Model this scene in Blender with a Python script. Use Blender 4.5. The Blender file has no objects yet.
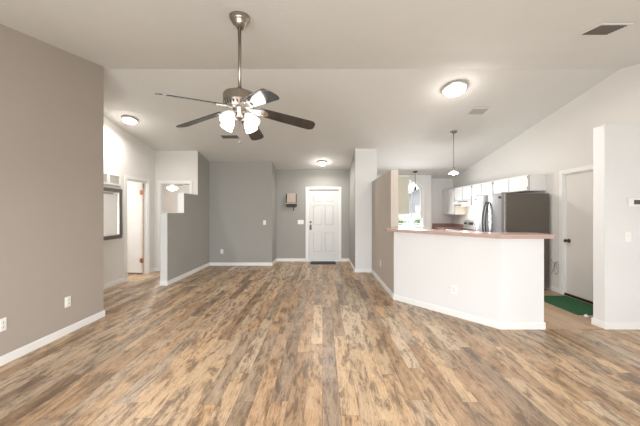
import bpy, bmesh, math, random
from mathutils import Vector, Matrix
random.seed(7)
C = bpy.context.scene.collection
scn = bpy.context.scene
R = math.radians

# ------------------------------------------------------------ camera, world, light, exposure
cam_d = bpy.data.cameras.new('camera'); cam = bpy.data.objects.new('camera', cam_d); C.objects.link(cam)
cam.location = (0, 0, 1.37); cam.rotation_euler = (R(90), 0, 0)
cam_d.sensor_width = 36; cam_d.lens = 283/640*36
cam_d.shift_x = -2.5/640; cam_d.shift_y = -1/640; cam_d.clip_start = .02
scn.camera = cam
vs = scn.view_settings
vs.view_transform = 'Standard'; vs.look = 'None'; vs.gamma = 1; vs.use_curve_mapping = False
vs.exposure = 0.57

w = bpy.data.worlds.new('sky'); scn.world = w; w.use_nodes = True
bg = w.node_tree.nodes['Background']; bg.inputs[0].default_value = (.90, .95, 1, 1); bg.inputs[1].default_value = 2.9

def area_light(name, loc, rot, sx, sy, energy, color):
    l = bpy.data.lights.new(name, 'AREA'); l.shape = 'RECTANGLE'; l.size = sx; l.size_y = sy
    l.energy = energy; l.color = color
    o = bpy.data.objects.new(name, l); C.objects.link(o); o.location = loc; o.rotation_euler = [R(a) for a in rot]
    return o
# fill lights at the added openings of the unseen rear; daylight by the arched window
area_light('added_fill_sliding_door', (-.35, -1.50, .85), (84, 0, 0), 4.0, 1.5, 150, (.95, .98, 1))
area_light('added_fill_rear_window', (3.0+.35, -1.50, 1.45), (90, 0, 0), .9, 1.2, 7, (.97, .985, 1))
area_light('daylight_arched_window', (2.45, 8.24, 1.5), (-72, 0, 0), 1.0, 1.2, 32, (.93, .965, 1))
def disk(name, loc, energy, size, color=(1, .965, .92), parent=None):
    l = bpy.data.lights.new(name, 'AREA'); l.shape = 'DISK'; l.size = size; l.energy = energy; l.color = color; l.spread = R(175)
    o = bpy.data.objects.new(name, l); C.objects.link(o); o.location = loc; o.parent = parent
    return o
def point(name, loc, energy, color=(1, .95, .89), radius=.06, parent=None):
    l = bpy.data.lights.new(name, 'POINT'); l.energy = energy; l.color = color; l.shadow_soft_size = radius
    o = bpy.data.objects.new(name, l); C.objects.link(o); o.location = loc; o.parent = parent
    return o

RIDGE_Y, RIDGE_Z, SF, SN = 3.8, 3.29, .183, .19
def ceil(y): return RIDGE_Z - (SF*(y-RIDGE_Y) if y > RIDGE_Y else SN*(RIDGE_Y-y))

# ------------------------------------------------------------ materials
def nt(name):
    m = bpy.data.materials.new(name); m.use_nodes = True
    return m, m.node_tree, m.node_tree.nodes['Principled BSDF']
def paint(name, col, rough=.6, metal=0, bump=.0, bscale=60, var=.03, vscale=2.0, spec=None, coat=0, stretch=None):
    m, t, p = nt(name)
    tc = t.nodes.new('ShaderNodeTexCoord')
    src = tc.outputs['Object']
    if stretch:
        mp = t.nodes.new('ShaderNodeMapping'); mp.inputs['Scale'].default_value = stretch
        t.links.new(src, mp.inputs[0]); src = mp.outputs[0]
    n = t.nodes.new('ShaderNodeTexNoise'); n.inputs['Scale'].default_value = vscale; n.inputs['Detail'].default_value = 3
    t.links.new(src, n.inputs['Vector'])
    mx = t.nodes.new('ShaderNodeMix'); mx.data_type = 'RGBA'
    mx.inputs[6].default_value = (*[c*(1-var) for c in col], 1); mx.inputs[7].default_value = (*[min(1, c*(1+var)) for c in col], 1)
    t.links.new(n.outputs['Fac'], mx.inputs[0]); t.links.new(mx.outputs[2], p.inputs['Base Color'])
    p.inputs['Roughness'].default_value = rough; p.inputs['Metallic'].default_value = metal
    if spec is not None: p.inputs['Specular IOR Level'].default_value = spec
    if coat: p.inputs['Coat Weight'].default_value = coat
    if bump:
        n2 = t.nodes.new('ShaderNodeTexNoise'); n2.inputs['Scale'].default_value = bscale; n2.inputs['Detail'].default_value = 4
        t.links.new(src, n2.inputs['Vector'])
        b = t.nodes.new('ShaderNodeBump'); b.inputs['Strength'].default_value = bump; b.inputs['Distance'].default_value = .01
        t.links.new(n2.outputs['Fac'], b.inputs['Height']); t.links.new(b.outputs[0], p.inputs['Normal'])
    return m
def glow(name, col, strength, base=(.9, .9, .88), rough=.3):
    m, t, p = nt(name)
    p.inputs['Base Color'].default_value = (*base, 1); p.inputs['Roughness'].default_value = rough
    p.inputs['Emission Color'].default_value = (*col, 1); p.inputs['Emission Strength'].default_value = strength
    return m
def glass(name, rough=0, tint=(1, 1, 1)):
    m, t, p = nt(name)
    g = t.nodes.new('ShaderNodeBsdfTransparent'); g.inputs[0].default_value = (*tint, 1)
    gl = t.nodes.new('ShaderNodeBsdfGlossy'); gl.inputs['Roughness'].default_value = rough
    fr = t.nodes.new('ShaderNodeFresnel'); fr.inputs[0].default_value = 1.45
    mx = t.nodes.new('ShaderNodeMixShader')
    t.links.new(fr.outputs[0], mx.inputs[0]); t.links.new(g.outputs[0], mx.inputs[1]); t.links.new(gl.outputs[0], mx.inputs[2])
    t.links.new(mx.outputs[0], t.nodes['Material Output'].inputs[0])
    return m

def planks(name, width, length, ramp, patch, rough, grain=1.0, sat_noise=True, darkjoint=.45):
    """boards running along Y; every board has its own tone, grain and worn patches"""
    m, t, p = nt(name)
    N, L = t.nodes, t.links
    tc = N.new('ShaderNodeTexCoord'); sp = N.new('ShaderNodeSeparateXYZ'); L.new(tc.outputs['Object'], sp.inputs[0])
    def mth(op, a, b=None, c=None):
        n = N.new('ShaderNodeMath'); n.operation = op
        for i, v in enumerate((a, b, c)):
            if v is None: continue
            if isinstance(v, (int, float)): n.inputs[i].default_value = v
            else: L.new(v, n.inputs[i])
        return n.outputs[0]
    u = mth('DIVIDE', sp.outputs[0], width); col = mth('FLOOR', u); fu = mth('FRACT', u)
    wn = N.new('ShaderNodeTexWhiteNoise'); wn.noise_dimensions = '1D'; L.new(col, wn.inputs['W'])
    v = mth('ADD', mth('DIVIDE', sp.outputs[1], length), mth('MULTIPLY', wn.outputs['Value'], 9.7)); row = mth('FLOOR', v); fv = mth('FRACT', v)
    cb = N.new('ShaderNodeCombineXYZ'); L.new(col, cb.inputs[0]); L.new(row, cb.inputs[1])
    w2 = N.new('ShaderNodeTexWhiteNoise'); w2.noise_dimensions = '3D'; L.new(cb.outputs[0], w2.inputs['Vector'])
    rc = N.new('ShaderNodeSeparateColor'); L.new(w2.outputs['Color'], rc.inputs[0])
    cr = N.new('ShaderNodeValToRGB'); cr.color_ramp.interpolation = 'LINEAR'
    e = cr.color_ramp.elements
    while len(e) < len(ramp): e.new(.5)
    for i, (pos, c) in enumerate(ramp): e[i].position = pos; e[i].color = (*c, 1)
    L.new(w2.outputs['Value'], cr.inputs[0])
    # grain: noise stretched along the board, shifted per board
    off = N.new('ShaderNodeCombineXYZ'); L.new(mth('MULTIPLY', rc.outputs[0], 40), off.inputs[0]); L.new(mth('MULTIPLY', rc.outputs[1], 40), off.inputs[1])
    ad = N.new('ShaderNodeVectorMath'); ad.operation = 'ADD'; L.new(tc.outputs['Object'], ad.inputs[0]); L.new(off.outputs[0], ad.inputs[1])
    def noise(sx, sy, det, rgh, dist=0):
        mp = N.new('ShaderNodeMapping'); mp.inputs['Scale'].default_value = (sx, sy, 1); L.new(ad.outputs[0], mp.inputs[0])
        n = N.new('ShaderNodeTexNoise'); n.inputs['Scale'].default_value = 1; n.inputs['Detail'].default_value = det
        n.inputs['Roughness'].default_value = rgh; n.inputs['Distortion'].default_value = dist; L.new(mp.outputs[0], n.inputs['Vector'])
        return n.outputs['Fac']
    g1 = noise(130, 8, 8, .85, .2)
    g2 = noise(13, 3.0, 9, .78, .4)
    g3 = noise(50, 13, 8, .85, .5)
    def mix(fac, a, b, mode='MIX'):
        n = N.new('ShaderNodeMix'); n.data_type = 'RGBA'; n.blend_type = mode
        for i, v in ((0, fac), (6, a), (7, b)):
            if isinstance(v, (int, float)): n.inputs[i].default_value = v
            elif isinstance(v, tuple): n.inputs[i].default_value = (*v, 1)
            else: L.new(v, n.inputs[i])
        return n.outputs[2]
    def rmp(x, a, b, lo=0, hi=1):
        n = N.new('ShaderNodeMapRange'); n.inputs[1].default_value = a; n.inputs[2].default_value = b
        n.inputs[3].default_value = lo; n.inputs[4].default_value = hi; L.new(x, n.inputs[0]); return n.outputs[0]
    c = cr.outputs[0]
    c = mix(mth('MULTIPLY', rmp(g2, .49, .58), patch), c, (.115, .075, .05))                # dark worn patches
    c = mix(mth('MULTIPLY', rmp(g2, .50, .30), .45*patch), c, (.66, .53, .41))              # pale worn patches
    c = mix(mth('MULTIPLY', rmp(g3, .56, .64), .5*grain), c, (.07, .045, .035))            # knots and saw marks
    gm = N.new('ShaderNodeCombineColor'); gv = rmp(g1, .32, .68, 1-.5*grain, 1+.42*grain)
    for i in range(3): L.new(gv, gm.inputs[i])
    c = mix(1.0, c, gm.outputs[0], 'MULTIPLY')
    ju = mth('MINIMUM', fu, mth('SUBTRACT', 1, fu)); jv = mth('MINIMUM', fv, mth('SUBTRACT', 1, fv))
    jm = mth('MAXIMUM', mth('LESS_THAN', ju, .0016/width), mth('LESS_THAN', jv, .0016/length))
    c = mix(mth('MULTIPLY', jm, darkjoint), c, (.03, .02, .015))
    L.new(c, p.inputs['Base Color'])
    rr = rmp(g1, .3, .7, rough-.06, rough+.08); L.new(rr, p.inputs['Roughness'])
    b = N.new('ShaderNodeBump'); b.inputs['Strength'].default_value = .12; b.inputs['Distance'].default_value = .004
    L.new(g1, b.inputs['Height']); L.new(b.outputs[0], p.inputs['Normal'])
    return m

M = {}
M['taupe'] = paint('wall_paint_warm_light', (.40, .35, .308), .75, bump=.05, bscale=90)  # warmer light on the left wall is put into this colour
M['grey'] = paint('wall_paint_cool_light', (.36, .352, .328), .75, bump=.05, bscale=90)  # same wall paint, with the cooler light put into its colour
M['beige'] = paint('beige_paint', (.50, .445, .39), .75, bump=.05, bscale=90)
M['white_wall'] = paint('white_wall_paint', (.73, .73, .725), .7, bump=.05, bscale=90)
M['cream_wall'] = paint('cream_wall_paint', (.72, .695, .665), .7, bump=.05, bscale=90)
M['ceiling'] = paint('textured_ceiling_paint', (.68, .672, .65), .85, bump=.35, bscale=22, var=.025, vscale=5)
M['trim'] = paint('white_trim_paint', (.81, .805, .79), .45)
M['door'] = paint('white_door_paint', (.70, .695, .68), .5)
M['floor'] = planks('weathered_oak_planks', .125, 1.22,
    [(0, (.22, .14, .08)), (.14, (.49, .31, .17)), (.28, (.63, .44, .265)), (.42, (.40, .245, .135)), (.56, (.58, .42, .27)), (.70, (.28, .195, .13)), (.85, (.64, .50, .35)), (1, (.38, .25, .155))], .75, .36)
M['kfloor'] = planks('pale_brown_kitchen_planks', .20, 1.22,
    [(0, (.35, .235, .15)), (.3, (.43, .30, .195)), (.6, (.39, .265, .17)), (1, (.46, .33, .225))], .15, .45, grain=.5)
M['laminate'] = paint('pink_laminate', (.47, .33, .29), .22, var=.12, vscale=14)
M['laminate_dark'] = paint('dusty_pink_laminate', (.34, .20, .18), .3, var=.1, vscale=14)
M['cabinet'] = paint('white_cabinet_paint', (.74, .735, .72), .4)
M['grille_back'] = paint('grey_grille_backing', (.45, .43, .41), .8)
M['shadow_gap'] = paint('painted_gap_shade', (.16, .15, .14), .8)  # dark tone painted in for the shade in gaps between parts
M['steel'] = paint('brushed_stainless_steel', (.43, .43, .435), .26, 1, var=.06, vscale=3, stretch=(1, 1, 60))
M['steel_dark'] = paint('dark_brushed_steel', (.27, .26, .25), .3, 1)
M['fridge_side'] = paint('dark_taupe_enamel', (.105, .088, .072), .5, bump=.05, bscale=300)
M['nickel'] = paint('brushed_nickel', (.36, .32, .285), .3, 1, var=.08, vscale=6)
M['nickel_light'] = paint('satin_nickel', (.68, .67, .65), .3, 1)
M['handle'] = paint('smoked_steel_handle', (.10, .095, .09), .4, 1)
M['pewter'] = paint('aged_pewter', (.16, .155, .15), .55, .8)
M['bronze'] = paint('dark_bronze', (.07, .055, .045), .35, .8)
M['copper'] = paint('polished_copper', (.40, .17, .08), .35, 1)
M['blade'] = paint('charcoal_wood_blade', (.022, .022, .024), .13, var=.3, vscale=4, stretch=(2, 30, 2), spec=.9, coat=.5)
M['black'] = paint('black_plastic', (.02, .02, .02), .4)
M['darkgrey'] = paint('dark_grey_metal', (.10, .095, .09), .6)
M['plastic'] = paint('white_plastic', (.85, .84, .81), .35)
M['plastic_beige'] = paint('ivory_plastic', (.68, .62, .53), .4)
M['shade_glow'] = glow('lit_frosted_glass', (1, .95, .89), 2.6, (.35, .35, .345))
M['dome_glow'] = glow('lit_opal_glass', (1, .95, .88), 7)
M['bulb_glow'] = glow('lit_bulb', (1, .93, .83), 7)
M['glass_white'] = glow('lit_clear_glass_disc', (1, .95, .88), .7)
M['clear'] = glass('window_glass')
M['ribbed'] = glass('clear_lamp_glass', .08, (.93, .95, .95))
M['mirror'] = paint('mirror_silver', (.88, .87, .84), .04, 1, var=0)
M['frame'] = paint('grey_brown_frame', (.135, .115, .098), .5)
M['tan'] = paint('tan_wood', (.52, .43, .36), .6, var=.15, vscale=20)
M['brownwood'] = paint('dark_brown_wood', (.09, .06, .05), .6)
M['mat_green'] = paint('green_mat_pile', (.018, .10, .035), .95, bump=.8, bscale=300, var=.35, vscale=90)
M['mat_dark'] = paint('charcoal_door_mat', (.045, .05, .05), .95, bump=.8, bscale=300, var=.3, vscale=60)
M['shade_fabric'] = paint('cream_blind_fabric', (.72, .70, .60), .9, bump=.1, bscale=200)
M['display'] = paint('dark_lcd_display', (.08, .085, .075), .25)
M['grass'] = paint('lawn_grass', (.10, .17, .05), .95, var=.4, vscale=3)
M['leaf'] = paint('hedge_leaves', (.22, .30, .14), .8, var=.5, vscale=8)
M['leaf_dark'] = paint('tree_leaves', (.15, .21, .11), .8, var=.5, vscale=6)
M['bark'] = paint('bark', (.12, .09, .07), .9)
M['siding'] = paint('pale_lilac_siding', (.30, .28, .31), .8)
M['roof'] = paint('pale_grey_roof', (.75, .75, .76), .8)
M['fence'] = paint('white_fence_paint', (.8, .8, .78), .7)

# ------------------------------------------------------------ mesh helpers
class MB:
    def __init__(s): s.v = []; s.f = []; s.mi = []; s.sm = []
    def add(s, vs, fs, mi=0, smooth=False, T=None):
        b = len(s.v)
        s.v += [tuple(T @ Vector(v)) if T else tuple(v) for v in vs]
        for f in fs: s.f.append([b+i for i in f]); s.mi.append(mi); s.sm.append(smooth)
        return s
    def box(s, x0, x1, y0, y1, z0, z1, mi=0, T=None):
        v = [(x, y, z) for z in (z0, z1) for y in (y0, y1) for x in (x0, x1)]
        return s.add(v, [(0, 2, 3, 1), (4, 5, 7, 6), (0, 1, 5, 4), (2, 6, 7, 3), (0, 4, 6, 2), (1, 3, 7, 5)], mi, False, T)
    def prism(s, poly, axis, a, b, mi=0, T=None, smooth=False):
        """poly in the plane across axis: 'x' -> (y,z), 'y' -> (x,z), 'z' -> (x,y)"""
        def P(u, v, w): return {'x': (w, u, v), 'y': (u, w, v), 'z': (u, v, w)}[axis]
        n = len(poly)
        v = [P(u, q, a) for u, q in poly] + [P(u, q, b) for u, q in poly]
        s.add(v, [tuple(range(n)), tuple(range(2*n-1, n-1, -1))], mi, False, T)
        return s.add(v, [(i, n+i, n+(i+1) % n, (i+1) % n) for i in range(n)], mi, smooth, T)
    def lathe(s, prof, seg=32, mi=0, T=None, smooth=True, caps=False):
        v = []; f = []; n = len(prof)
        for k in range(seg):
            a = 2*math.pi*k/seg
            v += [(r*math.cos(a), r*math.sin(a), z) for r, z in prof]
        for k in range(seg):
            k2 = (k+1) % seg
            for i in range(n-1): f.append((k*n+i, k2*n+i, k2*n+i+1, k*n+i+1))
        if caps:
            f.append(tuple(k*n for k in range(seg))); f.append(tuple(k*n+n-1 for k in range(seg-1, -1, -1)))
        return s.add(v, f, mi, smooth, T)
    def tube(s, pts, r, seg=10, mi=0, T=None):
        pts = [Vector(p) for p in pts]; v = []; f = []; n = len(pts)
        up = None
        for i, p in enumerate(pts):
            d = (pts[min(i+1, n-1)]-pts[max(i-1, 0)]).normalized()
            if up is None: up = d.orthogonal().normalized()
            up = (up - d*up.dot(d)).normalized(); sd = d.cross(up)
            rr = r[i] if isinstance(r, (list, tuple)) else r
            for k in range(seg):
                a = 2*math.pi*k/seg; v.append(p+(up*math.cos(a)+sd*math.sin(a))*rr)
        for i in range(n-1):
            for k in range(seg):
                k2 = (k+1) % seg; f.append((i*seg+k, i*seg+k2, (i+1)*seg+k2, (i+1)*seg+k))
        f.append(tuple(range(seg-1, -1, -1))); f.append(tuple((n-1)*seg+k for k in range(seg)))
        return s.add(v, f, mi, True, T)
    def build(s, name, mats, parent=None, loc=None, bevel=0, seg=2, fix=True):
        me = bpy.data.meshes.new(name)
        me.from_pydata(s.v, [], s.f)
        if not isinstance(mats, (list, tuple)): mats = [mats]
        for m in mats: me.materials.append(m)
        for p, mi, sm in zip(me.polygons, s.mi, s.sm): p.material_index = mi; p.use_smooth = sm
        if fix:
            bm = bmesh.new(); bm.from_mesh(me)
            bmesh.ops.remove_doubles(bm, verts=bm.verts, dist=1e-5)
            bmesh.ops.recalc_face_normals(bm, faces=bm.faces); bm.to_mesh(me); bm.free()
        o = bpy.data.objects.new(name, me); C.objects.link(o); o.parent = parent
        if loc is not None: o.location = loc
        if bevel:
            b = o.modifiers.new('bevel', 'BEVEL'); b.width = bevel; b.segments = seg; b.limit_method = 'ANGLE'; b.angle_limit = R(40)
        return o
def tag(o, label=None, cat=None, group=None, kind=None):
    if label: o['label'] = label
    if cat: o['category'] = cat
    if group: o['group'] = group
    if kind: o['kind'] = kind
    return o
def thing(name, label, cat, loc=(0, 0, 0), rot=(0, 0, 0), group=None):
    o = bpy.data.objects.new(name, None); C.objects.link(o); o.empty_display_size = .1
    o.location = loc; o.rotation_euler = rot
    return tag(o, label, cat, group)
def struct(name, mb, mats, label=None, parent=None, bevel=0):
    o = mb.build(name, mats, parent, bevel=bevel, fix=True)
    if parent is None: tag(o, label, None, None, 'structure')
    return o
def copy_tree(o, parent=None):
    c = o.copy(); C.objects.link(c); c.parent = parent
    for ch in list(o.children): copy_tree(ch, c)
    return c

EPS = .03    # walls run this far up into the ceiling slab
def wall_y(mb, x0, x1, y0, y1, z0=0, z1=None, mi=0):
    """a piece of wall; top follows the ceiling when z1 is None"""
    ys = [y0] + ([RIDGE_Y] if y0 < RIDGE_Y < y1 else []) + [y1]
    top = [(y, ceil(y)+EPS) for y in ys] if z1 is None else [(y0, z1), (y1, z1)]
    mb.prism([(y0, z0), (y1, z0)] + top[::-1], 'x', x0, x1, mi)

# ------------------------------------------------------------ the shell
f = MB(); f.prism([(-4.12, -1.72), (4.12, -1.72), (4.12, 3.31), (2.08, 3.31), (1.2, 4.35), (1.2, 8.6), (-3, 8.6), (-3, 10.9), (-6.2, 10.9), (-6.2, 4.9), (-4.12, 4.9)], 'z', -.1, 0)
struct('floor', f, M['floor'], 'weathered brown wood plank floor of the living room and hall')
f = MB(); f.prism([(2.08, 3.31), (4.12, 3.31), (4.12, 8.8), (1.2, 8.8), (1.2, 4.35)], 'z', -.1, .002)
struct('floor_kitchen', f, M['kfloor'], 'lighter tan plank floor of the kitchen')
c = MB(); T_ = .12
def slab(mb, x0, x1, y0, y1):
    ys = [y0] + ([RIDGE_Y] if y0 < RIDGE_Y < y1 else []) + [y1]
    mb.prism([(y, ceil(y)) for y in ys] + [(y, ceil(y)+T_) for y in ys[::-1]], 'x', x0, x1)
slab(c, -4.12, 4.12, -1.72, 6.62); slab(c, -3.02, 4.12, 6.62, 8.85)
struct('ceiling', c, M['ceiling'], 'off-white textured vaulted ceiling with a ridge across the room')
c = MB(); c.box(-6.2, -3.02, 6.68, 10.9, 2.44, 2.54); struct('ceiling_bedroom', c, M['ceiling'], 'flat ceiling of the bedroom beyond the hall')
c = MB(); c.box(-6.2, -4.0, 4.88, 6.67, 2.44, 2.54); struct('ceiling_bathroom', c, M['ceiling'], 'flat ceiling of the side room off the hall')

m = MB(); wall_y(m, -2.99, -2.87, -1.72, 3.71); struct('wall_left', m, M['taupe'], 'tall taupe wall on the left that ends at the hall')
m = MB(); wall_y(m, -4.0, -3.88, 2.2, 5.60); wall_y(m, -4.0, -3.88, 6.28, 6.67); wall_y(m, -4.0, -3.88, 5.60, 6.28, 2.03)
struct('wall_hall', m, M['cream_wall'], 'cream hall wall with the open door')
m = MB(); wall_y(m, -4.0, -2.9, 2.2, 2.32); struct('wall_hall_end', m, M['cream_wall'], 'near end wall of the hall')
m = MB(); wall_y(m, -3.88, -3.75, 6.55, 6.67); wall_y(m, -3.07, -2.893, 6.55, 6.67); wall_y(m, -3.75, -3.07, 6.55, 6.67, 2.03)
struct('wall_hall_far', m, M['cream_wall'], 'cream wall over the bedroom opening at the end of the hall')
# stepped half wall: grey on the living side and white on its caps
m = MB()
prof = [(5.27, 0), (7.35, 0), (7.35, ceil(7.35)+EPS), (6.555, ceil(6.555)+EPS), (6.555, 1.765), (5.905, 1.765), (5.905, 1.35), (5.27, 1.35)]
m.prism(prof, 'x', -3.02, -2.89)
o = struct('wall_stepped', m, [M['grey'], M['white_wall']], 'grey half wall with a stair-stepped top beside the hall')
for p in o.data.polygons:
    if p.normal.x < .5: p.material_index = 1
m = MB(); wall_y(m, -2.9, -1.29, 7.23, 7.35); struct('wall_far', m, M['grey'], 'grey far wall left of the entry recess')
m = MB(); wall_y(m, -1.41, -1.29, 7.35, 7.98); struct('wall_entry_left', m, M['grey'], 'narrow grey side wall of the entry recess')
m = MB(); wall_y(m, -1.29, -.405, 7.86, 7.98); wall_y(m, .458, .745, 7.86, 7.98); wall_y(m, -.405, .458, 7.86, 7.98, 2.0)
struct('wall_entry', m, M['grey'], 'grey wall around the front door')
m = MB(); wall_y(m, .745, 1.24, 6.43, 8.35)
o = struct('wall_entry_right', m, [M['grey'], M['white_wall']], 'closet block right of the entry, grey on its side and white in front')
for p in o.data.polygons:
    if p.normal.x > -.5: p.material_index = 1
m = MB(); m.prism([(4.46, 0), (6.43, 0), (6.43, 2.06), (4.63, 2.06), (4.63, 1.064), (4.46, 1.064)], 'x', 1.12, 1.24)
struct('wall_divider', m, M['beige'], 'beige part-height wall between living room and kitchen')
m = MB(); m.prism([(1.122, 4.44), (2.08, 3.31), (2.59, 3.31), (2.59, 3.43), (2.14, 3.43), (1.24, 4.49), (1.122, 4.46)], 'z', 0, 1.064)
struct('wall_bar', m, M['white_wall'], 'white angled half wall under the breakfast bar')
# window wall, arched opening (ellipse)
wx, hw, zs, rz, zb = 2.40, .55, 1.92, .46, .93
m = MB(); Y0, Y1 = 8.35, 8.47
wall_y(m, 1.24, wx-hw, Y0, Y1); wall_y(m, wx+hw, 3.21, Y0, Y1)
m.box(wx-hw, wx+hw, Y0, Y1, 0, zb)
arc = [(wx+hw*math.cos(a), zs+rz*math.sin(a)) for a in [math.pi*k/24 for k in range(25)]]
for (xa, za), (xb, zb2) in zip(arc, arc[1:]):
    m.prism([(xb, zb2), (xa, za), (xa, ceil(Y0)+.02), (xb, ceil(Y0)+.02)], 'y', Y0, Y1)
struct('wall_window', m, M['white_wall'], 'white wall around the arched window')
m = MB(); wall_y(m, 3.21, 4.0, 8.67, 8.79); struct('wall_kitchen_back', m, M['white_wall'], 'white back wall of the kitchen')
m = MB(); wall_y(m, 4.0, 4.12, -1.72, 3.87); wall_y(m, 4.0, 4.12, 4.70, 8.79); wall_y(m, 4.0, 4.12, 3.87, 4.70, 2.0)
struct('wall_right', m, M['cream_wall'], 'tall off-white gable wall on the right')
m = MB(); m.box(3.30, 4.0, 3.31, 3.45, 0, 2.39); struct('wall_partition', m, M['white_wall'], 'white partition wall at the right that stops below the ceiling')
m = MB(); wall_y(m, 3.09, 3.21, 8.47, 8.79); struct('wall_kitchen_return', m, M['white_wall'], 'short return wall beside the kitchen back wall')
# unseen rear wall; its sliding door and window openings are added for light
m = MB()
wall_y(m, -2.87, -2.45, -1.72, -1.6); wall_y(m, 1.75, 2.9, -1.72, -1.6); wall_y(m, 3.8, 4.0, -1.72, -1.6)
wall_y(m, -2.45, 1.75, -1.72, -1.6, 2.13); wall_y(m, 2.9, 3.8, -1.72, -1.6, 2.13); m.box(2.9, 3.8, -1.72, -1.6, 0, .85)
struct('wall_rear', m, M['cream_wall'], 'rear wall behind the viewer with openings added to let light in')
# bedroom and bathroom shells
m = MB(); m.box(-6.2, -6.08, 4.9, 10.9, 0, 2.45); m.box(-6.08, -3.02, 10.78, 10.9, 0, 2.45); m.box(-3.02, -2.9, 7.35, 10.9, 0, 2.45); m.box(-6.08, -4.0, 6.55, 6.67, 0, 2.45)
struct('wall_bedroom', m, M['cream_wall'], 'walls of the bedroom beyond the hall')
m = MB(); m.box(-6.08, -4.0, 4.88, 5.0, 0, 2.45); struct('wall_bathroom', m, M['cream_wall'], 'wall of the side room off the hall')

# baseboards
BH, BT = .074, .012
def bb(name, segs, label, h=BH, mat='trim'):
    m = MB()
    for (x0, y0, x1, y1, nx, ny) in segs:      # face line from 0 to 1, n = outward direction into the room
        p = [(x0, y0), (x1, y1), (x1+nx*BT, y1+ny*BT), (x0+nx*BT, y0+ny*BT)]
        m.prism(p, 'z', .0005, h)
        q = [(x0, y0), (x1, y1), (x1+nx*BT*.5, y1+ny*BT*.5), (x0+nx*BT*.5, y0+ny*BT*.5)]
        m.prism(q, 'z', h, h+.008)
    return struct(name, m, M[mat], label)
bb('baseboard_left', [(-2.87, -1.6, -2.87, 3.71+BT, 1, 0), (-2.99, 3.71, -2.87, 3.71, 0, 1), (-2.99, 2.32, -2.99, 3.71, -1, 0)], 'white baseboard along the taupe left wall')
bb('baseboard_hall', [(-3.88, 2.32, -3.88, 5.535, 1, 0), (-3.88, 6.345, -3.88, 6.55, 1, 0), (-3.88, 6.55, -3.815, 6.55, 0, -1)], 'white baseboard along the hall wall')
bb('baseboard_stepped', [(-2.89, 5.27-BT, -2.89, 7.23, 1, 0), (-3.02, 5.27, -2.89, 5.27, 0, -1), (-3.02, 5.27, -3.02, 6.55, -1, 0)], 'white baseboard along the stepped grey wall')
bb('baseboard_far', [(-2.89, 7.23, -1.29+BT, 7.23, 0, -1), (-1.29, 7.23, -1.29, 7.86, 1, 0)], 'white baseboard along the far grey wall')
bb('baseboard_entry', [(-1.29, 7.86, -.475, 7.86, 0, -1), (.528, 7.86, .745, 7.86, 0, -1), (.745, 6.43-BT, .745, 7.86, -1, 0), (.745, 6.43, 1.12, 6.43, 0, -1)], 'white baseboard around the entry recess')
dn = (-.762, -.647)
bb('baseboard_bar', [(1.12, 4.42, 1.12, 6.43, -1, 0), (1.115, 4.447, 2.08, 3.31, *dn), (2.07, 3.31, 2.59+BT, 3.31, 0, -1), (2.59, 3.31, 2.59, 3.43, 1, 0)], 'white baseboard under the breakfast bar and beige wall')
bb('baseboard_partition', [(3.30-BT, 3.31, 4.0, 3.31, 0, -1), (3.30, 3.31, 3.30, 3.45+BT, -1, 0), (3.30, 3.45, 4.0, 3.45, 0, 1)], 'white baseboard around the right partition')
bb('baseboard_right', [(4.0, -1.6, 4.0, 3.31, -1, 0), (4.0, 3.45, 4.0, 3.80, -1, 0), (4.0, 4.77, 4.0, 5.95, -1, 0)], 'white baseboard along the right gable wall')
m = MB(); m.box(2.604, 3.286, 3.295, 3.335, .0005, .010); struct('trim_1', m, M['kfloor'], 'tan threshold strip between living room and kitchen floors', bevel=.003)

# ------------------------------------------------------------ doors
def casing(mb, axis, a0, a1, top, face, out, w=.065, t=.018):
    """casing around an opening: axis 'x' = opening spans x, face is y; out = -1/+1 direction of protrusion"""
    f0, f1 = sorted((face, face+out*t))
    def B(u0, u1, z0, z1):
        if axis == 'x': mb.box(u0, u1, f0, f1, z0, z1)
        else: mb.box(f0, f1, u0, u1, z0, z1)
    B(a0-w, a0, .0, top+w); B(a1, a1+w, .0, top+w); B(a0, a1, top, top+w)
def jamb(mb, axis, a0, a1, top, d0, d1, t=.015):
    def B(u0, u1, z0, z1):
        if axis == 'x': mb.box(u0, u1, d0, d1, z0, z1)
        else: mb.box(d0, d1, u0, u1, z0, z1)
    B(a0, a0+t, .001, top); B(a1-t, a1, .001, top); B(a0+t, a1-t, top-t, top)

# front door, six panels
d1 = MB(); X0, X1, ZB, ZT = -.388, .441, .022, 1.982
yb = 7.90
d1.box(X0, X1, yb+.015, yb+.045, ZB, ZT)
cols = [(X0+.115, X0+.385), (X1-.385, X1-.115)]
rows = [(ZB+.22, ZB+.80), (ZB+.97, ZB+1.53), (ZB+1.63, ZB+1.85)]
xs = [X0, cols[0][0], cols[0][1], cols[1][0], cols[1][1], X1]
zs_ = [ZB, rows[0][0], rows[0][1], rows[1][0], rows[1][1], rows[2][0], rows[2][1], ZT]
for i in range(5):
    for j in range(7):
        if i in (1, 3) and j in (1, 3, 5):
            a, b, e, g = xs[i]+.03, xs[i+1]-.03, zs_[j]+.03, zs_[j+1]-.03
            d1.add([(xs[i]+.012, yb+.015, zs_[j]+.012), (xs[i+1]-.012, yb+.015, zs_[j]+.012), (xs[i+1]-.012, yb+.015, zs_[j+1]-.012), (xs[i]+.012, yb+.015, zs_[j+1]-.012),
                    (a, yb, e), (b, yb, e), (b, yb, g), (a, yb, g)], [(0, 1, 5, 4), (1, 2, 6, 5), (2, 3, 7, 6), (3, 0, 4, 7), (4, 5, 6, 7)])
            continue
        d1.box(xs[i], xs[i+1], yb, yb+.015, zs_[j], zs_[j+1])
door1 = struct('door_1', d1, M['door'], 'white six-panel front door at the far end')
m = MB(); casing(m, 'x', -.405, .458, 2.0, 7.86, -1); jamb(m, 'x', -.405, .458, 2.0, 7.86, 7.98); m.build('door_frame', M['trim'], door1, bevel=.003)
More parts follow.
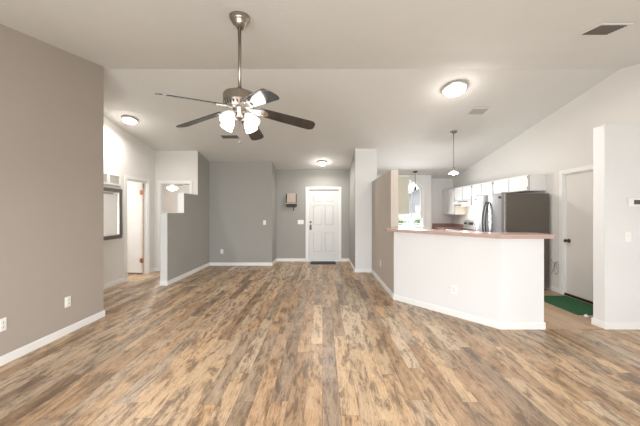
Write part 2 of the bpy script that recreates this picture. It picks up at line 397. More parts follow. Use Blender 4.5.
m = MB(); m.box(-.39, .443, 7.862, 7.97, .001, .018); m.build('threshold', M['nickel_light'], door1)
def knob(parent, mat, T, name='door_handle'):
    k = MB(); k.lathe([(0, 0), (.032, 0), (.032, .006), (.012, .010), (.011, .035), (.022, .042), (.029, .055), (.026, .068), (.014, .076), (0, .078)], 20, T=T)
    return k.build(name, mat, parent)
Tn = Matrix.Translation((-.332, yb, .935)) @ Matrix.Rotation(R(90), 4, 'X')
hd = knob(door1, M['pewter'], Tn)
m = MB(); m.prism([(-.36, .87), (-.304, .87), (-.304, 1.0), (-.332, 1.03), (-.36, 1.0)], 'y', yb-.006, yb, 0); m.build('handle_plate', M['pewter'], door1)
m = MB(); m.lathe([(0, 0), (.03, 0), (.03, .012), (.02, .018), (0, .018)], 20, T=Matrix.Translation((-.332, yb, 1.09)) @ Matrix.Rotation(R(90), 4, 'X')); m.build('deadbolt', M['pewter'], door1)
for z in (.25, 1.0, 1.75):
    m = MB(); m.tube([(.446, yb-.004, z-.045), (.446, yb-.004, z+.045)], .007); m.build('hinge', M['nickel_light'], door1)

# kitchen side door in the gable wall (flush slab)
m = MB(); m.box(4.03, 4.068, 3.885, 4.685, .035, 1.985)
door2 = struct('door_2', m, M['cream_wall'], 'plain off-white flush door in the right wall by the green mat')
m = MB(); casing(m, 'y', 3.87, 4.70, 2.0, 4.0, -1); jamb(m, 'y', 3.87, 4.70, 2.0, 4.0, 4.12); m.build('door_frame', M['trim'], door2, bevel=.003)
m = MB(); m.box(4.0, 4.1, 3.886, 4.684, .003, .035); m.build('threshold', M['bronze'], door2)
knob(door2, M['bronze'], Matrix.Translation((4.03, 4.625, .90)) @ Matrix.Rotation(R(-90), 4, 'Y'))
m = MB(); m.box(4.1, 4.12, 3.88, 4.69, 0, 2.0); m.build('door_backing', M['cream_wall'], door2)

# hall door standing open into the side room
m = MB(); m.box(-4.66, -3.985, 6.235, 6.27, .03, 2.0)
door3 = struct('door_3', m, M['door'], 'white hall door standing open with copper hinges')
m = MB(); casing(m, 'y', 5.60, 6.28, 2.03, -3.88, 1); jamb(m, 'y', 5.60, 6.28, 2.03, -4.0, -3.88); m.build('door_frame', M['trim'], door3, bevel=.003)
for z in (.30, 1.80):
    m = MB(); m.tube([(-3.985, 6.228, z-.05), (-3.985, 6.228, z+.05)], .012); m.box(-4.02, -3.945, 6.222, 6.232, z-.045, z+.045); m.build('hinge', M['copper'], door3)
m = MB(); m.box(-3.982, -3.95, 6.232, 6.262, .02, 2.0); m.build('jamb_edge', M['tan'], door3)
# cased opening to the bedroom
m = MB(); casing(m, 'x', -3.75, -3.07, 2.03, 6.55, -1); jamb(m, 'x', -3.75, -3.07, 2.03, 6.55, 6.67); struct('trim_2', m, M['trim'], 'white casing of the bedroom opening', bevel=.003)
# rear glazing, unseen, added as the source of daylight
def glazing(name, x0, x1, z0, z1, n, label):
    m = MB()
    m.box(x0, x1, -1.70, -1.63, z0, z0+.05); m.box(x0, x1, -1.70, -1.63, z1-.05, z1)
    for k in range(n+1):
        xx = x0+(x1-x0)*k/n; a = max(x0, xx-.03); b = min(x1, xx+.03); m.box(a, b, -1.70, -1.63, z0+.05, z1-.05)
    o = struct(name, m, M['trim'], label)
    g = MB(); g.box(x0+.02, x1-.02, -1.67, -1.664, z0+.03, z1-.03); g.build('pane', M['clear'], o)
glazing('window_added_2', -2.45, 1.75, .0, 2.13, 3, 'unseen sliding glass doors added behind the viewer to bring in light')
glazing('window_added_3', 2.9, 3.8, .85, 2.13, 1, 'unseen small rear window added behind the viewer to bring in light')

# arched window
m = MB(); t_ = .045
yA, yB = 8.37, 8.43
def arcpts(h, r, n=24): return [(wx+h*math.cos(math.pi*k/n), zs+r*math.sin(math.pi*k/n)) for k in range(n+1)]
oa, ia = arcpts(hw, rz), arcpts(hw-t_, rz-t_)
for k in range(24): m.prism([oa[k], oa[k+1], ia[k+1], ia[k]], 'y', yA, yB)
m.box(wx-hw, wx-hw+t_, yA, yB, zb, zs); m.box(wx+hw-t_, wx+hw, yA, yB, zb, zs); m.box(wx-hw+t_, wx+hw-t_, yA, yB, zb, zb+t_)
win = struct('window_1', m, M['trim'], 'tall arched window beside the kitchen')
m = MB(); m.prism(arcpts(hw-.02, rz-.02)+[(wx-hw+.02, zb+.02), (wx+hw-.02, zb+.02)], 'y', 8.40, 8.405); m.build('pane', M['clear'], win)
m = MB(); m.box(2.635, 2.66, 8.39, 8.415, zb+t_, zs+.38); m.build('muntin', M['trim'], win); m = MB(); m.box(wx-hw+t_, wx+hw-t_, 8.388, 8.417, 1.0, 1.03); m.build('muntin', M['trim'], win); m = MB()
m.box(2.66, wx+hw-t_, 8.388, 8.417, 1.33, 1.35); m.build('muntin', M['trim'], win)
m = MB(); oc, ic = arcpts(hw+.05, rz+.03), arcpts(hw, rz)
for k in range(24): m.prism([oc[k], oc[k+1], ic[k+1], ic[k]], 'y', 8.335, 8.35)
m.box(wx-hw-.05, wx-hw, 8.335, 8.35, zb, zs); m.box(wx+hw, wx+hw+.05, 8.335, 8.35, zb, zs); m.build('window_casing', M['trim'], win)
m = MB(); m.box(wx-hw-.07, wx+hw+.07, 8.29, 8.40, zb-.035, zb); m.build('window_sill', M['trim'], win, bevel=.005)
r_ = thing('window_blind', 'flat cream fabric blind covering the left part of the arched window', 'blind', (2.2, 8.30, 2.42))
m = MB(); m.box(-.28, .33, -.006, .006, -1.13, 0); m.build('fabric', M['shade_fabric'], r_)
m = MB(); m.tube([(-.28, 0, -1.13), (.33, 0, -1.13)], .011); m.build('bottom_bar', M['shade_fabric'], r_)
m = MB(); m.box(-.29, .34, -.022, .034, -.02, .035); m.build('head_rail', M['plastic'], r_)

# ------------------------------------------------------------ breakfast bar top
pts = [(1.0, 4.43), (2.033, 3.215), (2.62, 3.205), (2.655, 3.22), (2.67, 3.255), (2.67, 3.52), (2.655, 3.555), (2.62, 3.57), (2.19, 3.57), (1.30, 4.62), (1.245, 4.625), (1.11, 4.625), (1.11, 4.60), (1.01, 4.55), (.99, 4.49)]
m = MB(); m.prism(pts, 'z', 1.066, 1.112)
tag(m.build('breakfast_bar_top', M['laminate'], bevel=.006), 'long pink laminate breakfast bar top on the white angled half wall', 'counter')

# ------------------------------------------------------------ kitchen
def cabinet(name, label, y0, y1, z0, z1, xf, doors, xb=4.0, group=None, handle='low'):
    r = thing(name, label, 'cabinet', ((xf+xb)/2, (y0+y1)/2, z0), group=group)
    ox, oy, oz = (xf+xb)/2, (y0+y1)/2, z0
    m = MB(); m.box(xf+.02-ox, xb-.001-ox, y0+.001-oy, y1-.001-oy, 0, z1-z0); m.build('body', M['cabinet'], r)
    m = MB(); m.box(xf+.012-ox, xf+.02-ox, y0+.006-oy, y1-.006-oy, .006, z1-z0-.006); m.build('gap_shade_sheet', M['shadow_gap'], r)  # dark sheet behind the doors, standing in for the shade between them
    wd = (y1-y0)/doors
    for k in range(doors):
        a, b = y0+k*wd+.011-oy, y0+(k+1)*wd-.011-oy
        m = MB(); m.box(xf-.006-ox, xf+.012-ox, a, b, .008, z1-z0-.008)
        m.box(xf-.010-ox, xf-.006-ox, a+.05, b-.05, .05, z1-z0-.05)
        dr = m.build('door', M['cabinet'], r, bevel=.002)
        yy = a+.006 if k % 2 == 0 else b-.006
        for zz in (.05, z1-z0-.05):
            hb = MB(); hb.box(xf-.009-ox, xf-.004-ox, yy-.006, yy+.006, zz-.022, zz+.022); hb.build('hinge', M['bronze'], dr)
    return r
G = 'white wall cabinets on the right kitchen wall'
cabinet('wall_cabinet', 'tall white wall cabinet in the far kitchen corner', 7.90, 8.668, 1.30, 2.045, 3.68, 2, group=G)
cabinet('wall_cabinet', 'short white wall cabinet directly above the range hood', 6.97, 7.895, 1.68, 2.045, 3.68, 2, group=G)
cabinet('wall_cabinet', 'white wall cabinet between range hood and refrigerator', 6.11, 6.965, 1.30, 2.045, 3.68, 2, group=G)
cabinet('wall_cabinet', 'shallow white wall cabinet directly over the stainless refrigerator', 5.055, 6.105, 1.752, 2.045, 3.68, 2, group=G)
G2 = 'white base cabinets under the pink worktop'
cabinet('base_cabinet', 'white base cabinet in the far corner under pink worktop', 7.83, 8.668, .09, .88, 3.40, 2, group=G2)
cabinet('base_cabinet', 'white base cabinet between range and refrigerator', 5.96, 7.04, .09, .88, 3.40, 2, group=G2)
m = MB(); m.box(3.36, 3.998, 7.83, 8.668, .881, .921); m.box(3.36, 3.998, 8.648, 8.668, .921, 1.02); m.box(3.978, 3.998, 7.83, 8.648, .921, 1.02)
tag(m.build('worktop', M['laminate_dark'], bevel=.003), 'dusty pink worktop with backsplash in the far kitchen corner', 'worktop')
m = MB(); m.box(3.36, 3.998, 5.96, 7.04, .881, .921); m.box(3.978, 3.998, 5.96, 7.04, .921, 1.02)
tag(m.build('worktop', M['laminate_dark'], bevel=.003), 'dusty pink worktop section between range and refrigerator', 'worktop')
# range
r = thing('kitchen_range', 'white and black electric range under the range hood', 'stove', (3.68, 7.435, 0))
m = MB(); m.box(-.28, .30, -.385, .385, .05, .905); m.box(-.24, .28, -.36, .36, .003, .05); m.build('body', M['cabinet'], r, bevel=.004)
m = MB(); m.box(-.31, -.281, -.37, .37, .25, .80); d = m.build('oven_door', M['black'], r, bevel=.004)
m = MB(); m.tube([(-.35, -.32, .76), (-.35, .32, .76)], .012); m.tube([(-.35, -.3, .76), (-.31, -.3, .76)], .008); m.tube([(-.35, .3, .76), (-.31, .3, .76)], .008); m.build('handle', M['nickel_light'], d)
m = MB(); m.box(-.28, .22, -.38, .38, .906, .916); m.build('cooktop', M['black'], r)
m = MB(); m.prism([(.20, .917), (.30, .917), (.30, 1.155), (.235, 1.155)], 'y', -.38, .38); pn = m.build('control_panel', M['nickel_light'], r, bevel=.004)
for k, yy in enumerate((-.32, -.24, .24, .32)):
    m = MB(); m.lathe([(0, 0), (.026, 0), (.024, .02), (0, .02)], 16, T=Matrix.Translation((.218, yy, 1.06)) @ Matrix.Rotation(R(-82), 4, 'Y')); m.build('knob', M['black'], pn)
m = MB(); m.box(.208, .224, -.10, .10, 1.03, 1.10); m.build('display', M['black'], pn)
for xx in (-.15, .09):
    for yy in (-.2, .2):
        m = MB()
        for rr in (.04, .065, .09): m.lathe([(rr-.007, .917), (rr-.007, .924), (rr+.007, .924), (rr+.007, .917)], 24, T=Matrix.Translation((xx, yy, 0)))
        m.build('burner', M['darkgrey'], r)
# hood
r = thing('range_hood', 'white under-cabinet range hood with dark front strip', 'range hood', (3.75, 7.43, 1.55))
m = MB(); m.prism([(-.10, .02), (-.10, .07), (-.075, .128), (.248, .128), (.248, .02)], 'y', -.455, .455); m.build('canopy', M['cabinet'], r, bevel=.004)
m = MB(); m.box(-.092, .24, -.44, .44, .0, .019); m.build('filter', M['darkgrey'], r)
m = MB(); m.box(-.101, -.09, -.3, .2, .078, .10); m.build('control_strip', M['black'], r)
m = MB(); m.box(-.05, .1, -.1, .1, -.012, -.001); m.build('lamp_lens', M['dome_glow'], r)
point('hood_lamp', (0, 0, -.06), 2.5, (1, .82, .58), .05, r)

# refrigerator: front faces -x, side panel faces the viewer
r = thing('refrigerator', 'stainless french-door refrigerator with dark side panel beyond the bar', 'refrigerator', (3.55, 5.40, 0))
ox, oy = 3.55, 5.40
y0, y1 = 4.925-oy, 5.875-oy
m = MB(); m.box(3.215-ox, 3.95-ox, y0, y1, .05, 1.695); m.box(3.25-ox, 3.9-ox, y0+.03, y1-.03, .003, .05); m.build('body', M['fridge_side'], r, bevel=.006)
yc = (y0+y1)/2
def fdoor(name, a, b, z0, z1):
    m = MB(); n = 8; prof = []
    for k in range(n+1):
        t = k/n; yy = a+(b-a)*t; prof.append((3.145-ox+.022*(2*t-1)**4, yy))
    m.prism(prof+[(3.208-ox, b), (3.208-ox, a)], 'z', z0, z1)
    return m.build(name, M['steel'], r, bevel=.006)
dl = fdoor('door', y0+.002, yc-.003, .62, 1.70); dr = fdoor('door', yc+.003, y1-.002, .62, 1.70); fz = fdoor('freezer_drawer', y0+.002, y1-.002, .07, .61)
for par, yy in ((dl, yc-.045), (dr, yc+.045)):
    m = MB(); pts_ = []
    for k in range(17):
        t = k/16; s_ = math.sin(math.pi*t); pts_.append((3.14-ox-.062*s_**.9 if 0 < t < 1 else 3.15-ox, yy, .78+.78*t))
    m.tube(pts_, .014); m.build('handle', M['handle'], par)
m = MB(); m.tube([(3.15-ox, y0+.1, .53), (3.085-ox, y0+.16, .53), (3.08-ox, yc, .53), (3.085-ox, y1-.16, .53), (3.15-ox, y1-.1, .53)], .014); m.build('handle', M['handle'], fz)
for yy in (y0+.06, y1-.06):
    m = MB(); m.box(3.16-ox, 3.26-ox, yy-.03, yy+.03, 1.701, 1.715); m.build('hinge_cover', M['darkgrey'], r, bevel=.003)
for nm, yy, lb in (('fridge_magnet', 5.03, 'small dark magnet on the near door of the refrigerator'), ('fridge_magnet', 5.80, 'small dark magnet on the far door of the refrigerator')):
    m = MB(); m.lathe([(0, 0), (.02, 0), (.018, .012), (0, .014)], 16, T=Matrix.Rotation(R(-90), 4, 'Y'))
    tag(m.build('fridge_magnet', M['brownwood'], loc=(3.1435, yy, 1.63)), lb, 'magnet', 'magnets on the refrigerator')
m = MB(); P = []
for k in range(22):
    a = math.pi*2*k/16; P.append((3.985, 4.85-.035*math.cos(a)-.002*k, .40+.11*math.sin(a)+.001*k))
m.tube([(3.985, 4.94, .55)]+P+[(3.985, 4.93, .28)], .0028, 6)
tag(m.build('water_line', M['steel']), 'thin looped grey hose on the wall beside the refrigerator', 'hose')

# ------------------------------------------------------------ mats and door stop
r = thing('green_floor_mat', 'green rectangular mat on the kitchen floor by the side door', 'mat', (3.66, 4.17, .003))
m = MB(); m.box(-.27, .27, -.41, .41, 0, .010); m.build('pile', M['mat_green'], r, bevel=.004)
m = MB()
for a, b, e, g in ((-.275, -.262, -.415, .415), (.262, .275, -.415, .415), (-.262, .262, -.415, -.402), (-.262, .262, .402, .415)): m.box(a, b, e, g, 0, .012)
m.build('border', M['mat_green'], r)
r = thing('door_mat', 'charcoal mat on the floor in front of the white front door', 'mat', (.02, 7.60, .001))
m = MB(); m.box(-.335, .335, -.2, .2, 0, .010); m.build('pile', M['mat_dark'], r, bevel=.004)
m = MB()
for k in range(12): m.box(-.31+k*.052, -.29+k*.052, -.185, .185, .010, .013)
m.build('ribs', M['mat_dark'], r)
r = thing('door_stop', 'small white round door stop near the right partition baseboard', 'door stop', (3.43, 3.68, .003))
m = MB(); m.lathe([(0, 0), (.02, 0), (.026, .008), (.024, .022), (.012, .032), (0, .034)], 16); m.build('cap', M['plastic'], r)
m = MB(); m.lathe([(.0, .033), (.007, .034), (.006, .04), (0, .041)], 12); m.build('screw', M['nickel_light'], r)

# ------------------------------------------------------------ outlets, switches
def outlet(label, loc, rz, mat='plastic', group='wall outlets'):
    r = thing('wall_outlet', label, 'outlet', loc, (0, 0, R(rz)), group)       # faces local -y
    m = MB(); m.box(-.036, .036, -.006, -.0005, -.058, .058); m.build('plate', M[mat], r, bevel=.002)
    for z in (-.021, .021):
        m = MB(); m.lathe([(0, 0), (.0165, 0), (.0155, .003), (0, .003)], 16, T=Matrix.Translation((0, -.006, z)) @ Matrix.Rotation(R(90), 4, 'X')); s = m.build('socket', M[mat], r)
        m = MB(); m.box(-.008, -.0055, -.0098, -.009, z-.005, z+.006); m.box(.0055, .008, -.0098, -.009, z-.005, z+.006); m.build('slots', M['black'], s)
    return r
outlet('white outlet low on the taupe left wall, near the frame edge', (-2.87, 2.53, .36), 90)
outlet('white outlet low on the taupe left wall, nearer the wall end', (-2.87, 3.185, .36), 90)
outlet('white outlet low on the far grey wall', (-2.57, 7.23, .36), 0)
outlet('ivory outlet low on the beige divider wall', (1.12, 5.47, .385), -90, 'plastic_beige')
outlet('white outlet low on the white angled bar wall', (1.73, 3.722, .35), -49.6)
def switch(label, loc, rz, n=1):
    r = thing('light_switch', label, 'light switch', loc, (0, 0, R(rz)), 'light switches'); w_ = .036+.023*(n-1)
    m = MB(); m.box(-w_, w_, -.006, -.0005, -.058, .058); m.build('plate', M['plastic'], r, bevel=.002)
    for k in range(n):
        xx = (k-(n-1)/2)*.046
        m = MB(); m.box(xx-.006, xx+.006, -.018, -.0055, -.006, .012); m.build('toggle', M['plastic'], r, bevel=.002)
switch('single light switch on the far grey wall near the recess corner', (-1.48, 7.23, 1.10), 0)
switch('wide three-gang light switch beside the front door', (-.605, 7.86, 1.09), 0, 3)
switch('faint white light switch on the right partition under the thermostat', (3.57, 3.31, 1.08), 0)
r = thing('thermostat', 'white thermostat with dark display on the right partition', 'thermostat', (3.665, 3.31, 1.484))
m = MB(); m.box(-.105, .105, -.026, -.0005, -.047, .047); m.build('body', M['plastic'], r, bevel=.006)
m = MB(); m.box(-.05, .09, -.0275, -.0262, -.026, .026); m.build('display', M['display'], r)
m = MB(); m.box(-.085, -.065, -.029, -.0262, -.02, .02); m.build('button', M['plastic'], r, bevel=.001)

# ------------------------------------------------------------ key shelf by the front door
r = thing('key_shelf', 'small wooden mail and key rack on the grey wall by the front door', 'key rack', (-.86, 7.858, 1.50))
m = MB(); m.box(-.115, .125, -.085, -.070, .13, .385); m.build('front_board', M['tan'], r, bevel=.003)
m = MB(); m.box(-.13, .13, -.012, 0, .0, .36); m.build('back_board', M['brownwood'], r, bevel=.002)
m = MB(); m.prism([(-.095, .12), (-.0125, .12), (-.0125, .38), (-.05, .36), (-.095, .17)], 'x', -.145, -.132); m.build('side_board', M['brownwood'], r); m = MB(); m.prism([(-.095, .12), (-.0125, .12), (-.0125, .38), (-.05, .36), (-.095, .17)], 'x', .132, .145); m.build('side_board', M['brownwood'], r)
m = MB(); m.box(-.15, .15, -.11, -.0125, .098, .119); m.build('shelf', M['tan'], r, bevel=.002)
m = MB(); m.box(-.15, .15, -.03, -.0125, .02, .097); m.build('hook_rail', M['brownwood'], r)
for k in range(5):
    xx = -.12+.06*k
    m = MB(); m.tube([(xx, -.03, .06), (xx, -.055, .05), (xx, -.065, .03), (xx, -.06, .012), (xx, -.05, .02)][:5], .004, 6); m.build('hook', M['nickel'], r)
r = thing('key_bunch', 'bunch of keys on a dark strap hanging from the key rack', 'keys', (-.80, 7.79, 1.515))
m = MB(); m.box(-.012, .012, -.006, .002, -.12, -.006); m.build('strap', M['brownwood'], r, bevel=.002)
m = MB(); m.lathe([(.014, 0), (.016, .002), (.018, 0), (.016, -.002), (.014, 0)], 16, T=Matrix.Translation((0, -.002, -.13)) @ Matrix.Rotation(R(90), 4, 'X')); m.build('ring', M['nickel_light'], r)
for k, a in enumerate((-14, 2, 18)):
    m = MB(); T = Matrix.Translation((0, -.002-.004*(k-1), -.145)) @ Matrix.Rotation(R(a), 4, 'Y')
    m.lathe([(0, -.001), (.011, -.001), (.011, .001), (0, .001)], 12, T=T @ Matrix.Translation((0, 0, -.008)) @ Matrix.Rotation(R(90), 4, 'X')); m.box(-.003, .003, -.001, .001, -.055, -.015, T=T); m.build('key', M['nickel'], r)

# ------------------------------------------------------------ hall mirror and grille
r = thing('wall_mirror', 'rectangular mirror in a wide grey-brown frame on the hall wall', 'mirror', (-3.88, 5.00, 1.34))
m = MB(); y0, y1, z0, z1, fw = -.47, .44, -.47, .47, .065
m.box(.001, .035, y0, y1, z0, z0+fw); m.box(.001, .035, y0, y1, z1-fw, z1); m.box(.001, .035, y0, y0+fw, z0+fw, z1-fw); m.box(.001, .035, y1-fw, y1, z0+fw, z1-fw); m.build('frame', M['frame'], r, bevel=.006)
m = MB(); m.box(.001, .014, y0+fw, y1-fw, z0+fw, z1-fw); m.build('mirror_glass', M['mirror'], r)
m = MB(); a, b, c_, e = y0+fw, y1-fw, z0+fw, z1-fw
for q in ((a, b, c_, c_+.018), (a, b, e-.018, e), (a, a+.018, c_+.018, e-.018), (b-.018, b, c_+.018, e-.018)): m.box(.0145, .028, *q)
m.build('inner_bead', M['nickel_light'], r)
r = thing('wall_grille', 'white two-section air grille high on the hall wall', 'grille', (-3.88, 5.12, 1.97))
m = MB()
for q in ((-.30, .30, -.10, -.075), (-.30, .30, .075, .10), (-.30, -.27, -.075, .075), (.27, .30, -.075, .075), (-.05, .02, -.075, .075)): m.box(.001, .02, *q)
m.build('frame', M['plastic'], r, bevel=.003)
m = MB()
for k in range(9): m.prism([(0.003, -.07+.0165*k), (.013, -.064+.0165*k), (.013, -.062+.0165*k), (.003, -.067+.0165*k)], 'y', -.27, .27)
m.build('slats', M['plastic'], r)
m = MB(); m.box(.0005, .0025, -.27, .27, -.075, .075); m.build('backing', M['grille_back'], r)

# ------------------------------------------------------------ ceiling fixtures
def flush(label, x, y, rad, power, slope=True, name='ceiling_light', zc=None, grp='flush ceiling lights', dz=.075, halo=.28):
    z = ceil(y) if zc is None else zc
    a = math.atan(-SF if y > RIDGE_Y else SN) if zc is None else 0
    r = thing(name, label, 'ceiling light', (x, y, z-.001), (a, 0, 0), grp)
    m = MB(); m.lathe([(0, 0), (rad, 0), (rad*1.0, -.022), (rad*.97, -.034), (rad*.86, -.040), (rad*.84, -.02), (0, -.02)], 40); m.build('base_ring', M['nickel_light'], r)
    m = MB(); pr = [(rad*.85*math.cos(t), -.03-dz*math.sin(t)) for t in [math.pi/2*k/8 for k in range(8)]]+[(0, -.03-dz)]; m.lathe(pr, 40); m.build('glass_dome', M['dome_glow'], r)
    m = MB(); m.lathe([(0, -.03-dz), (.01, -.031-dz), (.008, -.045-dz), (0, -.05-dz)], 12); m.build('finial', M['nickel'], r)
    disk('lamp', (0, 0, -.06-dz), power, rad*1.6, parent=r)
    point('lamp_halo', (0, 0, -.10-dz), power*halo, parent=r, radius=.08)
    return r
flush('large round flush light with nickel ring above the breakfast bar', 1.96, 4.20, .18, 22, halo=.15)
flush('small glowing flush light on the ceiling over the hall', -3.47, 5.10, .13, 15, dz=.06, halo=.10)
flush('round flush light on the ceiling in front of the front door', -.01, 7.27, .125, 13, dz=.06)
flush('unseen flush light added to brighten the side room off the hall', -5.0, 5.7, .14, 22, zc=2.44)  # out of view, added to light the side room

def vent(label, x, y, wx_, wy, dark, n, along='x'):
    a = math.atan(-SF if y > RIDGE_Y else SN)
    r = thing('ceiling_vent', label, 'vent', (x, y, ceil(y)-.001), (a, 0, 0), 'ceiling vents')
    m = MB(); fw = .022
    m.box(-wx_/2, wx_/2, -wy/2, -wy/2+fw, -.010, 0); m.box(-wx_/2, wx_/2, wy/2-fw, wy/2, -.010, 0)
    m.box(-wx_/2, -wx_/2+fw, -wy/2+fw, wy/2-fw, -.010, 0); m.box(wx_/2-fw, wx_/2, -wy/2+fw, wy/2-fw, -.010, 0)
    m.build('frame', M['ceiling'], r, bevel=.003)
    m = MB(); m.box(-wx_/2+fw, wx_/2-fw, -wy/2+fw, wy/2-fw, -.003, 0); m.build('backing', M['black'] if dark else M['shadow_gap'], r)
    for k in range(n):
        m = MB(); t = -wy/2+fw+(wy-2*fw)*(k+.5)/n
        m.prism([(t-.008, -.004), (t+.006, -.014), (t+.008, -.013), (t-.006, -.003)], 'x', -wx_/2+fw, wx_/2-fw); m.build('slat', M['frame'] if dark else M['grille_back'], r)
vent('dark louvred ceiling vent high on the right near the frame edge', 2.61, 2.62, .285, .245, True, 7)
vent('pale ceiling vent beyond the large flush light', 2.66, 4.84, .30, .22, False, 10)
vent('ceiling vent seen just behind and below the ceiling fan lights', -1.90, 5.81, .38, .19, True, 6)

# pendants
def pendant(label, x, y, zb_, kind):
    z = ceil(y); r = thing('pendant_light', label, 'pendant light', (x, y, z-.001)); L = z-zb_
    m = MB(); m.lathe([(0, 0), (.065, 0), (.06, -.018), (.02, -.028), (0, -.028)], 24, T=Matrix.Rotation(math.atan(-SF), 4, 'X')); m.build('canopy', M['nickel'] if kind == 0 else M['bronze'], r)
    m = MB(); m.tube([(0, 0, -.02), (0, 0, -L+.13)], .006, 8); m.build('stem', M['nickel'] if kind == 0 else M['bronze'], r)
    if kind == 0:
        m = MB(); m.lathe([(0, -L+.15), (.018, -L+.15), (.022, -L+.12), (.028, -L+.08), (.022, -L+.07), (0, -L+.07)], 20); m.build('socket', M['nickel'], r)
        m = MB(); m.lathe([(.028, -L+.082), (.045, -L+.075), (.08, -L+.05), (.096, -L+.028), (.093, -L+.026), (.077, -L+.045), (.045, -L+.070), (.028, -L+.077)], 32); m.build('glass_shade', M['glass_white'], r)
        m = MB(); m.lathe([(0, -L+.07), (.016, -L+.066), (.03, -L+.04), (.03, -L+.02), (.018, -L+.002), (0, -L-.004)], 20); m.build('bulb', M['bulb_glow'], r)
        point('lamp', (0, 0, -L-.07), 14, parent=r)
    else:
        m = MB(); m.lathe([(0, -L+.14), (.02, -L+.14), (.03, -L+.09), (.035, -L+.05), (.075, -L+.01), (.07, -L+.01), (.03, -L+.045), (0, -L+.05)], 24); m.build('bell_shade', M['bronze'], r)
        m = MB(); m.lathe([(0, -L+.05), (.02, -L+.04), (.022, -L+.02), (0, -L)], 16); m.build('bulb', M['plastic'], r)
pendant('nickel pendant light with small clear glass disc shade over the bar', 2.60, 5.615, 2.105, 0)
pendant('small dark bell pendant light hanging before the arched window', 2.63, 8.03, 1.96, 1)

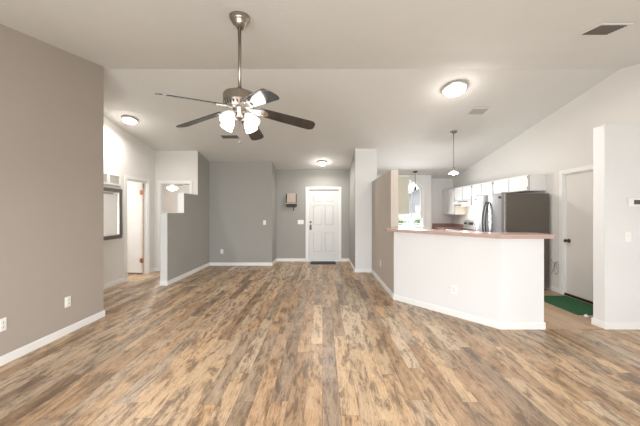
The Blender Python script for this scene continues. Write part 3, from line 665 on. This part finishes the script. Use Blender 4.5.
# ------------------------------------------------------------ ceiling fans
def blade_mesh(l0, l1, w0, w1, t=.007):
    pts = [(l0, -w0/2), (l0+.05, -w0/2-.006)]
    n = 8
    pts += [(l1-.05, -w1/2)]
    pts += [(l1-.05+.05*math.sin(math.pi/2*k/n), -w1/2+.05-.05*math.cos(math.pi/2*k/n)) for k in range(1, n+1)]
    pts = pts+[(a, -b) for a, b in pts[::-1]]
    m = MB(); m.prism(pts, 'z', -t/2, t/2); return m
def fan(label, x, y, zc, zblade, phase, slope, lights=True, rad=.66, droop=9.5, pitch=15, shadeph=63):
    r = thing('ceiling_fan', label, 'ceiling fan', (x, y, zc-.001)); dz = zc-.001
    Z = lambda z: z-dz
    m = MB(); T = Matrix.Rotation(math.atan(slope), 4, 'X')
    m.lathe([(0, 0), (.082, 0), (.084, -.008), (.080, -.018), (.083, -.024), (.076, -.040), (.066, -.047), (.067, -.053), (.052, -.078), (.036, -.096), (.022, -.104), (0, -.104)], 36, T=T); m.build('canopy', M['nickel'], r)
    zb = zblade; top = zb+.112
    m = MB(); m.tube([(0, 0, -.09), (0, 0, Z(top)+.01)], .0145, 14); m.lathe([(0, Z(top)+.05), (.022, Z(top)+.045), (.026, Z(top)+.0), (0, Z(top))], 18); m.build('downrod', M['nickel'], r)
    m = MB(); m.lathe([(0, Z(top)), (.085, Z(top)-.002), (.126, Z(top)-.007), (.133, Z(top)-.018), (.133, Z(top)-.075), (.136, Z(top)-.08), (.136, Z(top)-.086), (.126, Z(top)-.09)], 40)
    mh = m.build('motor_housing', M['nickel'], r)
    m = MB(); m.lathe([(.126, Z(top)-.09), (.108, Z(top)-.116), (.082, Z(top)-.130), (.05, Z(top)-.134), (0, Z(top)-.134)], 40); m.build('vented_collar', M['nickel_light'], mh)
    m = MB()
    for k in range(26):
        T = Matrix.Rotation(2*math.pi*k/26, 4, 'Z') @ Matrix.Translation((.118, 0, Z(top)-.103)) @ Matrix.Rotation(R(31), 4, 'Y')
        m.box(-.0015, .0015, -.0055, .0055, -.013, .013, T=T)
    m.build('vent_slots', M['black'], mh)
    m = MB(); m.lathe([(0, Z(zb)+.005), (.058, Z(zb)+.004), (.062, Z(zb)-.01), (.055, Z(zb)-.028), (.046, Z(zb)-.04), (.048, Z(zb)-.085), (.035, Z(zb)-.105), (.012, Z(zb)-.118), (0, Z(zb)-.12)], 32); m.build('switch_housing', M['nickel'], r)
    for k in range(5):
        T = Matrix.Translation((0, 0, Z(zb))) @ Matrix.Rotation(R(phase+72*k), 4, 'Z') @ Matrix.Rotation(R(droop), 4, 'Y') @ Matrix.Rotation(R(-pitch), 4, 'X')
        b = blade_mesh(.17, rad, .105, .138).build('blade', M['blade'], r, bevel=.002); b.matrix_local = T
        m = MB()
        m.prism([(.05, -.014), (.10, -.018), (.15, -.04), (.20, -.045), (.235, -.028), (.245, 0), (.235, .028), (.20, .045), (.15, .04), (.10, .018), (.05, .014)], 'z', -.0115, -.0040)
        m.lathe([(0, -.017), (.007, -.016), (.008, -.0115)], 10, T=Matrix.Translation((.20, -.025, 0))); m.lathe([(0, -.017), (.007, -.016), (.008, -.0115)], 10, T=Matrix.Translation((.20, .025, 0)))
        m.build('blade_iron', M['nickel_light'] if lights else M['bronze'], b, bevel=.002)
    if lights:
        for k in range(4):
            a = shadeph+90*k
            base = Matrix.Translation((0, 0, Z(zb)-.058)) @ Matrix.Rotation(R(a), 4, 'Z')
            m = MB(); m.tube([(.035, 0, 0), (.055, 0, .004), (.07, 0, -.004), (.078, 0, -.016)], .009, 10, T=base)
            S = base @ Matrix.Translation((.072, 0, -.012)) @ Matrix.Rotation(R(-42), 4, 'Y')
            m.lathe([(0, .006), (.018, .004), (.024, -.012), (.024, -.022), (0, -.022)], 18, T=S); arm = m.build('lamp_arm', M['nickel_light'], r)
            pr = [(.020, -.018), (.027, -.028), (.041, -.05), (.047, -.08), (.050, -.102), (.056, -.122)]
            m = MB(); m.lathe(pr+[(q[0]-.003, q[1]) for q in pr[::-1]], 28, T=S); m.build('lamp_shade', M['shade_glow'], arm)
            m = MB(); m.lathe([(0, -.022), (.012, -.03), (.024, -.06), (.022, -.085), (0, -.10)], 16, T=S); m.build('bulb', M['bulb_glow'], arm)
            pass
        disk('lamp', (0, 0, Z(zb)-.335), 10, .2, parent=r)
        m = MB(); m.tube([(.0, -.0, Z(zb)-.118), (.0, 0, Z(zb)-.285)], .0012, 6)
        pc = m.build('pull_chain', M['nickel'], r)
        m = MB(); m.lathe([(0, Z(zb)-.285), (.006, Z(zb)-.288), (.012, Z(zb)-.298), (.010, Z(zb)-.31), (0, Z(zb)-.314)], 14); m.build('pull_knob', M['nickel'], pc)
    else:
        m = MB(); m.lathe([(.085, Z(zb)-.09), (.13, Z(zb)-.10), (.155, Z(zb)-.135), (.13, Z(zb)-.18), (.07, Z(zb)-.205), (0, Z(zb)-.212)], 28); m.lathe([(0, Z(zb)-.089), (.085, Z(zb)-.09)], 28); m.build('glass_bowl', M['dome_glow'], r)
        point('lamp', (0, 0, Z(zb)-.28), 45, parent=r)
    return r
fan('large five-blade ceiling fan with four lit shades on a long downrod', -.697, 2.38, ceil(2.38), 2.255, 17, SN)
fan('small dark-bladed ceiling fan with glowing bowl in the bedroom beyond', -4.72, 8.9, 2.44, 2.26, 20, 0, lights=False, rad=.6, droop=0, pitch=12)

# ------------------------------------------------------------ outside the arched window
m = MB(); m.box(-14, 22, 8.9, 45, -.3, -.15); m.box(-16, 18, -20, -1.75, -.3, -.15); tag(m.build('ground', M['grass']), 'lawn outside the windows', None, None, 'structure')
r = thing('neighbour_house', 'pale neighbouring house with a white gable roof seen through the arched window', 'house', (10.4, 24, -.15))
m = MB(); m.prism([(-4, 0), (4, 0), (4, 2.6), (0, 4.6), (-4, 2.6)], 'y', 0, 7); m.build('wall', M['siding'], r)
m = MB(); m.prism([(-4.4, 2.45), (0, 4.65), (4.4, 2.45), (4.4, 2.7), (0, 4.95), (-4.4, 2.7)], 'y', -.5, 7.4); m.build('roof', M['roof'], r)
m = MB(); m.box(-2.6, -1.2, -.05, -.001, .9, 2.1); m.build('window', M['grille_back'], r)
def foliage(name, label, cat, loc, rx, ry, rz_, n, mat, size, trunk=None):
    r = thing(name, label, cat, loc); m = MB()
    for _ in range(n):
        while True:
            p = Vector((random.uniform(-1, 1), random.uniform(-1, 1), random.uniform(-1, 1)))
            if p.length < 1 and p.length > .45: break
        p = Vector((p.x*rx, p.y*ry, p.z*rz_+rz_+(trunk or 0)))
        T = Matrix.Translation(p) @ Matrix.Rotation(random.uniform(0, 6.3), 4, 'Z') @ Matrix.Rotation(random.uniform(-1.2, 1.2), 4, 'X')
        s = size*random.uniform(.6, 1.2); m.add([(-s, 0, 0), (0, -s*.5, .02), (s, 0, 0), (0, s*.5, .02)], [(0, 1, 2, 3)], T=T)
    m.build('foliage', mat, r, fix=False)
    m = MB(); m.tube([(0, 0, 0), (.05, 0, (trunk or .2)+rz_)], [.14, .06] if trunk else .03); m.build('trunk' if trunk else 'stem', M['bark'], r)
    return r
foliage('garden_tree', 'tall leafy tree rising behind the neighbouring house roof', 'tree', (10.9, 34, -.15), 1.5, 1.2, 2.0, 1800, M['leaf_dark'], .17, 1.6)
for k in range(5):
    foliage('hedge_shrub', 'green shrubs in the hedge below the arched window', 'shrub', (2.2+1.1*k, 12.6, -.15), .48, .4, .66, 700, M['leaf'], .07)['group'] = 'hedge outside the window'
r = thing('garden_fence', 'low white picket fence outside the arched window', 'fence', (4.0, 13.6, -.15))
m = MB(); m.box(-3, 3, -.02, .02, .4, .5); m.box(-3, 3, -.02, .02, 1.1, 1.2); m.build('rail', M['fence'], r)
m = MB()
for k in range(40): m.box(-3+.15*k, -2.9+.15*k, -.045, -.021, .05, 1.45)
m.build('pickets', M['fence'], r)
